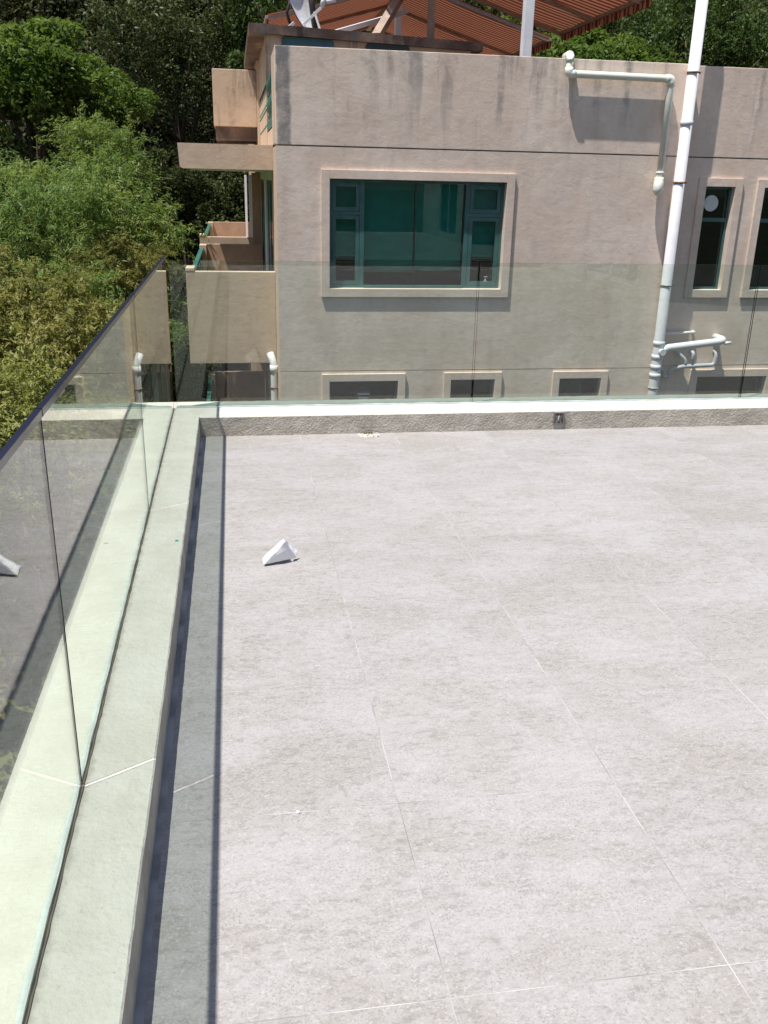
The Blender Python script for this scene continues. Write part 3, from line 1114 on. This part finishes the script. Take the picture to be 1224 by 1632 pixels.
# lower branches
br = MB().tube(bend([(PX + .03, PY - .02, -.60), (PX + .10, PY - .03, -.535), (6.76, PY - .02, -.445), (6.80, PY + .02, -.43), (6.80, RY + .01, -.43)], .06), .052, 16)
parts.append(('branch_pipe', br, 'pvc'))
parts.append(('cap', MB().tube([(PX + .02, PY - .12, -.58), (PX + .02, PY, -.58)], .045, 16), 'pvc'))
parts.append(('plug', MB().tube([(6.80, PY - .03, -.47), (6.90, PY - .03, -.465)], .022, 10), 'pvc'))
parts.append(('thin_pipe', MB().tube(bend([(5.94, RY - .06, -.375), (6.40, RY - .06, -.35), (6.44, RY - .06, -.348), (6.44, RY + .01, -.348)], .03), .020, 10), 'pvc'))
trap = MB().tube(bend([(PX, PY + .05, -.86), (6.02, RY - .08, -.86), (6.04, RY - .08, -.98), (6.12, RY - .08, -.99), (6.15, RY - .08, -.87), (6.33, RY - .08, -.835), (6.80, RY - .08, -.815), (6.82, RY - .08, -.64), (6.82, RY + .01, -.63)], .05), .030, 12)
parts.append(('trap_pipe', trap, 'grey_pvc'))
parts.append(('inlet_pipe', MB().tube(bend([(6.46, RY - .08, -.83), (6.46, RY - .08, -.64), (6.46, RY + .01, -.63)], .03), .026, 10), 'grey_pvc'))
parts.append(('inlet_pipe', MB().tube(bend([(6.36, RY - .08, -.83), (6.35, RY - .08, -.74), (6.22, RY - .05, -.63), (6.21, RY + .01, -.62)], .04), .026, 10), 'grey_pvc'))
pipe_thing('soil_pipe', 'tall white soil pipe with clamps and side branches on the pink wall', 'pipe', parts, (PX, PY, GZ))

ty = FY - .085
pp = [(4.10, FY + .14, 3.105), (4.12, ty, 3.105), (4.195, ty, 3.10), (4.20, ty, 2.88), (5.56, ty, 2.868), (5.555, ty, 1.70)]
parts = [('pipe', MB().tube(bend([(4.2, ty, 3.09), (4.20, ty, 2.878), (5.56, ty, 2.868), (5.555, ty, 1.66)], .05, 6), .044, 16), 'cream_pvc'),
         ('spout', MB().tube(bend([(4.23, FY + .17, 3.09), (4.205, ty + .02, 3.095), (4.202, ty, 3.0)], .06), .052, 14), 'cream_pvc'),
         ('elbow', MB().tube(bend([(4.2, ty, 2.95), (4.2, ty, 2.878), (4.28, ty, 2.8775)], .05, 6), .052, 16), 'cream_pvc'),
         ('elbow', MB().tube(bend([(5.48, ty, 2.8685), (5.56, ty, 2.868), (5.56, ty, 2.78)], .05, 6), .052, 16), 'cream_pvc'),
         ('reducer', MB().tube([(5.555, ty, 1.70), (5.555, ty, 1.66), (5.548, ty - .015, 1.64), (5.538, ty - .03, 1.54), (5.536, ty - .03, 1.50), (5.536, ty - .03, 1.47)],
                               [.058, .058, .064, .068, .045, .02], 16), 'cream_pvc'),
         ('clamp', MB().tube([(5.556, ty, 1.745), (5.556, ty, 1.765)], .054, 16), 'pvc'),
         ('bracket', MB().box(5.545, 5.57, ty, FY + .01, 2.2, 2.22), 'cream_pvc')]
pipe_thing('rainwater_pipe', 'cream rainwater pipe stepping down from the top of the pink parapet', 'pipe', parts, (5.0, FY, 1.5))

parts = [('pipe', MB().tube(bend([(.465, 12.80, -.735), (.512, 12.72, -.87), (.512, 12.72, -6.3)], .06), .050, 16), 'pvc'),
         ('clamp', MB().tube([(.512, 12.72, -1.22), (.512, 12.72, -1.195)], .058, 16).box(.555, .60, 12.66, 12.69, -1.22, -1.195), 'rust'),
         ('sleeve', MB().tube([(.512, 12.72, -1.0), (.512, 12.72, -.89)], .058, 16), 'pvc')]
pipe_thing('downpipe', 'white downpipe with a bent top under the balcony at the house corner', 'pipe', parts, (.52, FY, GZ))


# ================================================================== ROOF: awnings, posts, dish
def awning(name, label, y0, y1, ridge, eave_r, eave_l, beams_y, posts):
    e = empty(name)
    rx, rz = ridge
    n = 14

    def cloth(ex, ez):
        mb = MB()
        ny = 16
        P = [[None] * (ny + 1) for _ in range(n + 1)]
        for i in range(n + 1):
            for j in range(ny + 1):
                t = i / n
                s = j / ny
                sag = -.05 * math.sin(math.pi * t) * (0.6 + .4 * abs(math.sin(s * math.pi * 4)))
                P[i][j] = (rx + (ex - rx) * t, y0 + (y1 - y0) * s, rz + (ez - rz) * t + sag)
        for i in range(n):
            for j in range(ny):
                mb.quad([P[i][j], P[i + 1][j], P[i + 1][j + 1], P[i][j + 1]], sm=True)
        c = mb.build('cloth', 'awning', e)
        # scalloped valance
        mb = MB()
        m = 40
        for j in range(m):
            ya, yb = y0 + (y1 - y0) * j / m, y0 + (y1 - y0) * (j + 1) / m
            wv = lambda q: .02 * math.sin(q * 2.1)
            dz = .20
            mb.quad([(ex, ya, ez - .01), (ex, yb, ez - .01), (ex + wv(j + 1), yb, ez - dz + .03 * (j % 2)), (ex + wv(j), ya, ez - dz + .03 * ((j + 1) % 2))], sm=True)
        mb.build('valance', 'awning', c)
        mb = MB()
        mb.bar((ex - .02, y0, ez - .05), (ex - .02, y1, ez - .05), .05, .05)
        mb.build('front_bar', 'beam', e)
        for by in beams_y:
            MB().bar((rx, by, rz - .07), (ex, by, ez - .07), .07, .06).build('beam', 'beam', e)
    cloth(*eave_r)
    if eave_l:
        cloth(*eave_l)
    MB().bar((rx, y0, rz - .08), (rx, y1, rz - .08), .08, .08).build('ridge_bar', 'beam', e)
    for (px_, py_, zb, zt, w, m) in posts:
        MB().box(px_ - w / 2, px_ + w / 2, py_ - w / 2, py_ + w / 2, zb, zt, bv=.006).build('post', m, e)
    return tag(based(e, (rx, (y0 + y1) / 2, 1.99)), label, 'awning', 'striped rooftop awnings')


awning('awning', 'near red striped awning over the roof, the one nearer the white soil pipe', 13.95, 17.75, (3.5, 4.98), (6.05, 4.20), (2.35, 4.80),  # short left slope, out of view, added to shade the stair house slab
       (14.3, 16.1, 17.7), [(4.105, 13.5, 1.99, 4.70, .13, 'white_paint')])
awning('awning', 'far red striped awning behind the satellite dish and stair house roof', 18.15, 23.6, (3.3, 4.98), (6.0, 4.16), (.75, 4.30),
       (18.2, 20.6, 23.4), [(3.17, 15.55, 3.636, 5.4, .10, 'beam'), (2.93, 17.2, 3.636, 4.95, .11, 'white_paint')])

st = empty('roof_strut')
MB().bar((2.27, 15.25, 3.637), (2.98, 16.6, 4.62), .13, .10).build('strut', 'beam', st)
MB().bar((1.62, 15.3, 3.66), (2.62, 16.2, 4.05), .07, .07).build('tie_bar', 'white_paint', st)
MB().bar((2.62, 16.2, 4.05), (2.95, 16.5, 4.20), .07, .07).build('tie_bar', 'white_paint', st)
tag(based(st, (2.3, 15.3, 3.636)), 'slanting pale roof strut with a white tie bar on the stair house roof', 'roof strut')


def dish():
    e = empty('satellite_dish')
    c = Vector((1.02, 14.95, 4.02))
    ax_ = Vector((.84, -.46, .30)).normalized()
    s = ax_.cross(Vector((0, 0, 1))).normalized()
    u = s.cross(ax_).normalized()
    mb = MB()
    n, rr = 28, 7
    Rr = .42
    grid = []
    for i in range(rr + 1):
        r = Rr * i / rr
        row = [c + (s * math.cos(2 * math.pi * k / n) + u * math.sin(2 * math.pi * k / n) * 1.06) * r + ax_ * (.45 * r * r) for k in range(n)]
        grid.append(row)
    for i in range(rr):
        for k in range(n):
            k2 = (k + 1) % n
            mb.quad([grid[i][k], grid[i][k2], grid[i + 1][k2], grid[i + 1][k]], sm=True)
            off = -ax_ * .012
            mb.quad([grid[i][k] + off, grid[i + 1][k] + off, grid[i + 1][k2] + off, grid[i][k2] + off], sm=True)
    mb.build('reflector', 'white_paint', e)
    MB().tube([(1.32, 15.05, 3.636), (1.22, 15.05, 4.35)], .045, 12).build('mast', 'dark_steel', e)
    MB().tube([(.98, 15.1, 3.636), (.90, 15.05, 3.86), (.98, 15.0, 4.1)], .022, 8).build('back_stay', 'dark_steel', e)
    MB().bar((.90, 14.92, 3.64), (1.00, 14.95, 3.72), .04, .04).build('foot', 'white_paint', e)
    MB().bar((1.10, 14.8, 3.66), (1.42, 14.85, 3.95), .035, .035).build('feed_arm', 'white_paint', e)
    MB().bar((1.38, 14.95, 3.65), (1.30, 14.97, 3.88), .04, .03).build('stay', 'white_paint', e)
    MB().tube([(1.40, 14.84, 3.95), (1.44, 14.84, 4.06)], .035, 10).tube([(1.46, 14.84, 4.0), (1.60, 14.84, 4.03)], .03, 10).build('feed_horn', 'white_paint', e)
    return tag(based(e, (1.2, 15.0, 3.636)), 'white satellite dish with feed arm on the stair house roof', 'satellite dish')


dish()


# ================================================================== VEGETATION
def leaf_arrays(centers, dirs, normals, L_, W_):
    """diamond leaves, slightly folded, as arrays"""
    n = len(centers)
    side = np.cross(dirs, normals)
    side /= np.linalg.norm(side, axis=1, keepdims=True) + 1e-9
    nrm = np.cross(side, dirs)
    base = centers - dirs * (L_ / 2)[:, None]
    tip = centers + dirs * (L_ / 2)[:, None] - nrm * (L_ * .12)[:, None]
    l = centers + side * (W_ / 2)[:, None] + nrm * (W_ * .18)[:, None] - dirs * (L_ * .06)[:, None]
    r = centers - side * (W_ / 2)[:, None] + nrm * (W_ * .18)[:, None] - dirs * (L_ * .06)[:, None]
    v = np.stack([base, l, tip, r], 1).reshape(-1, 3)
    return v


def unit(a):
    return a / (np.linalg.norm(a, axis=-1, keepdims=True) + 1e-9)


def crown_pts(n_clump, per, radii, clump_r, leaf, aspect, seed, up=.5, droop=.0, flat=.0, shell=.62, lump_leaf=False):
    g = np.random.default_rng(seed)
    d = unit(g.normal(size=(n_clump, 3)))
    d[:, 2] = np.where(d[:, 2] < -.55, -d[:, 2] * .6, d[:, 2])
    rad = shell + (1 - shell) * g.random(n_clump) ** .7
    lump = 1 + .22 * np.sin(d[:, 0] * 4.1 + seed) * np.cos(d[:, 1] * 3.7 - seed) + .16 * np.sin(d[:, 2] * 6 + seed * 2)
    cc = d * (rad * lump)[:, None] * np.array(radii)
    # thin filling in the crown's inside
    k = n_clump // 5
    cc[:k] *= g.random((k, 1)) * .8
    cl = np.repeat(cc, per, 0)
    dd = np.repeat(d, per, 0)
    if lump_leaf:
        # leaves sit on the upper skin of each clump, which gives domed lit tops over dark hollows
        od = unit(g.normal(size=cl.shape) + np.array([0, 0, .55]))
        off = od * (clump_r * (.55 + .5 * g.random(len(cl)) ** .5) * np.repeat(.6 + .8 * g.random(n_clump), per))[:, None]
        dd = unit(dd * .3 + od)
    else:
        off = g.normal(size=cl.shape) * clump_r * np.repeat(.6 + .8 * g.random(n_clump), per)[:, None] * .55
    off[:, 2] *= (1 - flat)
    c = cl + off
    dirs = unit(dd * .7 + g.normal(size=c.shape) * .8 + np.array([0, 0, -droop]))
    nor = unit(np.array([0, 0, up]) + dd * .4 + g.normal(size=c.shape) * .45)
    L_ = leaf * (.6 + .8 * g.random(len(c)))
    return leaf_arrays(c, dirs, nor, L_, L_ * aspect), cc


def spray_pts(n_sp, per, radii, length, leaf, aspect, seed, rise=.75, droop=.9):
    """feathery arching sprays, for bamboo and whippy shrubs"""
    g = np.random.default_rng(seed)
    d = unit(g.normal(size=(n_sp, 3)))
    d[:, 2] = np.abs(d[:, 2]) * np.where(g.random(n_sp) < .75, 1, -.6)
    ncl = max(12, n_sp // 16)
    cd = unit(g.normal(size=(ncl, 3)))
    cd[:, 2] = np.abs(cd[:, 2]) * np.where(g.random(ncl) < .8, 1, -.6)
    cr = cd * (.35 + .6 * g.random((ncl, 1)) ** .6) * np.array(radii)
    pick = g.integers(0, ncl, n_sp)
    d = unit(cd[pick] * .6 + g.normal(size=d.shape) * .6)
    root = cr[pick] + g.normal(size=d.shape) * .10
    dr0 = unit(d * np.array([1, 1, .6]) + np.array([0, 0, rise]) + g.normal(size=d.shape) * .35)
    t = g.random((n_sp, per))
    ln = length * (.5 + .8 * g.random((n_sp, 1)))
    p = root[:, None, :] + dr0[:, None, :] * (t * ln)[..., None]
    p[..., 2] -= droop * (t * ln) ** 2 / length * .55
    tang = dr0[:, None, :] - np.array([0, 0, 1]) * (droop * 1.1 * t * ln / length)[..., None]
    tang = unit(tang).reshape(-1, 3)
    c = p.reshape(-1, 3) + g.normal(size=(n_sp * per, 3)) * leaf * .35
    dirs = unit(tang * .7 + g.normal(size=c.shape) * .55 + np.array([0, 0, -.25]))
    nor = unit(np.array([0, 0, .8]) + g.normal(size=c.shape) * .5)
    L_ = leaf * (.6 + .8 * g.random(len(c)))
    return leaf_arrays(c, dirs, nor, L_, L_ * aspect), root


def leaf_mesh(name, v, mat):
    n = len(v) // 4
    me = bpy.data.meshes.new(name)
    me.vertices.add(len(v))
    me.vertices.foreach_set('co', np.ascontiguousarray(v, dtype=np.float32).ravel())
    me.loops.add(n * 4)
    me.loops.foreach_set('vertex_index', np.arange(n * 4, dtype=np.int32))
    me.polygons.add(n)
    me.polygons.foreach_set('loop_start', np.arange(0, n * 4, 4, dtype=np.int32))
    me.polygons.foreach_set('loop_total', np.full(n, 4, dtype=np.int32))
    me.materials.append(M[mat])
    me.update(calc_edges=True)
    me.validate()
    return me


def branches(roots, base, top, r0, seed, n=10, mat='bark'):
    g = random.Random(seed)
    mb = MB()
    base, top = Vector(base), Vector(top)
    mid = base.lerp(top, .55) + Vector((g.uniform(-.25, .25), g.uniform(-.25, .25), 0))
    tr = [base, base.lerp(mid, .5) + Vector((g.uniform(-.1, .1), g.uniform(-.1, .1), 0)), mid, top]
    mb.tube(tr, [r0, r0 * .8, r0 * .6, r0 * .25], 9)
    idx = list(range(len(roots)))
    g.shuffle(idx)
    for i in idx[:n]:
        e = Vector(roots[i]) + top
        s = base.lerp(top, g.uniform(.5, .95))
        m = s.lerp(e, .5) + Vector((0, 0, g.uniform(.0, .35)))
        mb.tube([s, m, e], [r0 * .32, r0 * .2, r0 * .07], 6)
    return mb


def tree(name, label, cat, mesh, roots, center, scale, rz, mat, r0=.14, gz=None, nb=10, crown='crown', stem='trunk', stem_mat='bark', group=None):
    e = empty(name)
    gz = ground_z(center[0], center[1]) - .1 if gz is None else gz
    mb = branches([Vector(r) * scale for r in roots], (center[0], center[1], gz), center, r0, hash(label) % 999 if False else len(label) * 7, nb)
    mb.build(stem, stem_mat, e)
    c = bpy.data.objects.new(crown, mesh)
    COL.objects.link(c)
    c.location = center
    c.rotation_euler = (0, 0, rz)
    c.scale = (scale,) * 3 if not isinstance(scale, tuple) else scale
    if c.data.materials[0] != M[mat]:
        c.material_slots[0].link = 'OBJECT'
        c.material_slots[0].material = M[mat]
    c.parent = e
    based(e, (center[0], center[1], gz))
    return tag(e, label, cat, group)


vB, rB = crown_pts(80, 240, (2.3, 2.3, 1.8), .52, .15, .55, 3, up=.8, flat=.25, lump_leaf=True)
me_broad = leaf_mesh('broad_crown', vB, 'leaf_bright')
vD, rD = crown_pts(130, 140, (2.3, 2.3, 2.0), .45, .14, .5, 5, up=.5, lump_leaf=True)
me_dark = leaf_mesh('dark_crown', vD, 'leaf_dark')
vS, rS = spray_pts(820, 44, (1.9, 1.9, 1.7), .95, .105, .19, 8)
me_bam = leaf_mesh('bamboo_crown', vS, 'leaf_bamboo')
vS2, rS2 = spray_pts(760, 42, (1.8, 1.8, 1.5), .62, .085, .30, 9, rise=.5, droop=.7)
me_shrub = leaf_mesh('shrub_crown', vS2, 'leaf_olive')
vF, rF = spray_pts(560, 44, (1.1, 1.1, 2.4), .95, .115, .17, 12, rise=1.0, droop=.5)
me_spire = leaf_mesh('spire_crown', vF, 'leaf_bamboo')
vN, rN = crown_pts(150, 150, (2.4, 2.4, 2.2), .45, .12, .38, 15, up=.4, lump_leaf=True)
me_fine = leaf_mesh('fine_crown', vN, 'leaf_dark')

T = tree
T('broadleaf_tree', 'bright green broadleaf tree with domed crown at the far upper left', 'tree', me_broad, rB, (-5.1, 26.5, 3.3), .98, .3, 'leaf_bright', .2)
T('broadleaf_tree', 'smaller bright green broadleaf crown beside the domed one', 'tree', me_broad, rB, (-3.3, 27.3, 3.05), .52, 1.3, 'leaf_bright', .14)
T('bamboo_clump', 'tall pale bamboo with upright feathery tips below the domed tree', 'bamboo', me_spire, rF, (-2.75, 21.5, .9), .82, .2, 'leaf_bamboo', .07, crown='foliage', stem='culm', stem_mat='culm')
T('bamboo_clump', 'large feathery bamboo clump in the middle of the left greenery', 'bamboo', me_bam, rS, (-3.0, 18.2, .1), .98, 0, 'leaf_bamboo', .08, crown='foliage', stem='culm', stem_mat='culm')
T('bamboo_clump', 'feathery yellowish bamboo clump at the left edge of the picture', 'bamboo', me_bam, rS, (-5.2, 19.0, .5), .95, 2.1, 'leaf_bamboo', .08, crown='foliage', stem='culm', stem_mat='culm')
T('bamboo_clump', 'low bamboo clump leaning towards the glass balustrade corner', 'bamboo', me_bam, rS, (-3.1, 14.8, -1.1), .85, 4.0, 'leaf_bamboo', .07, crown='foliage', stem='culm', stem_mat='culm')
T('bush', 'olive brown bush between the bamboo and the house balconies', 'bush', me_shrub, rS2, (-1.95, 17.0, -.25), .55, .7, 'leaf_olive', .08, crown='foliage', stem='stem')
T('bush', 'olive green bush beyond the middle of the navy cap rail', 'bush', me_shrub, rS2, (-2.55, 11.0, -.75), .80, 2.2, 'leaf_olive', .08, crown='foliage', stem='stem')
T('bush', 'shaded bush low behind the olive one at the left edge', 'bush', me_shrub, rS2, (-3.6, 12.6, -.9), 1.0, 3.4, 'leaf_olive', .08, crown='foliage', stem='stem')
T('bush', 'yellow green bush nearest the cap rail at the left edge', 'bush', me_shrub, rS2, (-1.95, 7.9, -.95), .68, 5.0, 'leaf_yellow', .08, crown='foliage', stem='stem')
T('bush', 'yellow green bush at the bottom of the left greenery', 'bush', me_shrub, rS2, (-2.9, 8.9, -1.2), .85, 1.1, 'leaf_yellow', .08, crown='foliage', stem='stem')
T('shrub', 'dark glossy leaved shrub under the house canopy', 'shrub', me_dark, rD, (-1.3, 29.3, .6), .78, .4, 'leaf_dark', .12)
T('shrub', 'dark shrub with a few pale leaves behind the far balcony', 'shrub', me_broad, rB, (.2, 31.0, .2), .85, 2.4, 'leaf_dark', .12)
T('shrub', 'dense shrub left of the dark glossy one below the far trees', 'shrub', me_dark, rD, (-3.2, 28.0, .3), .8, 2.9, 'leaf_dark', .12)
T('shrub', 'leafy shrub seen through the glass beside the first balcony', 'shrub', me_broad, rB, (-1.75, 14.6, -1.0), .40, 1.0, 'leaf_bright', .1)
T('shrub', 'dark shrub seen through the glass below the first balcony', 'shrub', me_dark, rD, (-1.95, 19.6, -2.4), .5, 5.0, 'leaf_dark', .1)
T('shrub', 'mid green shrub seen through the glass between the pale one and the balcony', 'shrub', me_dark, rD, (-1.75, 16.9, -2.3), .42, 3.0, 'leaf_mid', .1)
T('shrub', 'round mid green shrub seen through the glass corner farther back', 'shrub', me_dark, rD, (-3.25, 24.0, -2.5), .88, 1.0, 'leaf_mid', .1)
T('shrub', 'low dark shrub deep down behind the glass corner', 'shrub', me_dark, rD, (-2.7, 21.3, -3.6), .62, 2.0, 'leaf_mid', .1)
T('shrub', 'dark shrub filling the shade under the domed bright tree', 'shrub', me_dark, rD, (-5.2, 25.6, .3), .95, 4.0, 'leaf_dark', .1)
T('broadleaf_tree', 'sunlit light green tree behind the parapet right of the awnings', 'tree', me_broad, rB, (9.6, 25.5, 3.75), .95, 1.9, 'leaf_bright', .2)
T('broadleaf_tree', 'light green tree top glimpsed between the two awnings', 'tree', me_broad, rB, (7.7, 28.5, 4.3), .85, 4.9, 'leaf_bright', .2)
T('dark_tree', 'fine leaved dark tree right of the soil pipe top', 'tree', me_fine, rN, (13.6, 27.0, 4.6), 1.12, .5, 'leaf_mid', .22)
T('dark_tree', 'dark tree standing behind the soil pipe top', 'tree', me_fine, rN, (11.9, 32.0, 5.2), 1.1, 3.3, 'leaf_dark', .22)
T('dark_tree', 'dark tree behind the stair house and satellite dish', 'tree', me_fine, rN, (2.5, 31.5, 5.6), 1.25, 2.0, 'leaf_mid', .22)
T('dark_tree', 'tall dark tree left of the rooftop block', 'tree', me_fine, rN, (-1.6, 32.5, 4.4), 1.15, 4.2, 'leaf_dark', .22)

# the wood on the slope behind, which reads as one mass
vW, _ = crown_pts(75, 90, (2.9, 2.9, 2.5), .75, .21, .5, 21, up=.5, lump_leaf=True)
chunks = []
for row, (yy, zc) in enumerate(((35, -.5), (37.5, 3.2), (41.5, 6.6), (46, 10.2), (51, 13.5))):
    x = -17 - row * 1.5 + (row % 2) * 1.8
    while x < 30 + row * 3:
        a = rng.uniform(0, 6.28)
        s = rng.uniform(.8, 1.2)
        ca, sa = math.cos(a), math.sin(a)
        rot = np.array([[ca, -sa, 0], [sa, ca, 0], [0, 0, 1]])
        chunks.append((vW @ rot.T) * s + np.array([x + rng.uniform(-.6, .6), yy + rng.uniform(-1.4, 1.4), zc + rng.uniform(-.9, .9)]))
        x += rng.uniform(3.0, 4.3)
me_w = leaf_mesh('wood', np.concatenate(chunks), 'leaf_wood')
wo = bpy.data.objects.new('hillside_wood', me_w)
COL.objects.link(wo)
tag(wo, 'dark wooded hillside filling the background behind the houses', 'wood', kind='stuff')

# undergrowth filling the gaps between the bushes
vU, _ = spray_pts(260, 26, (1.6, 1.6, 1.2), .8, .17, .3, 31, rise=.5, droop=.6)
chunks = []
for k in range(46):
    x, y = rng.uniform(-9.5, -1.7), rng.uniform(6, 30)
    if x > -2.2 and y > 11:
        continue
    z = ground_z(x, y) + rng.uniform(1.0, 3.4)
    a = rng.uniform(0, 6.28)
    ca, sa = math.cos(a), math.sin(a)
    rot = np.array([[ca, -sa, 0], [sa, ca, 0], [0, 0, 1]])
    chunks.append((vU @ rot.T) * rng.uniform(.9, 1.3) + np.array([x, y, z]))
me_u = leaf_mesh('undergrowth', np.concatenate(chunks), 'leaf_olive')
uo = bpy.data.objects.new('undergrowth', me_u)
COL.objects.link(uo)
tag(uo, 'tangled undergrowth on the ground between the bushes beyond the glass', 'undergrowth', kind='stuff')
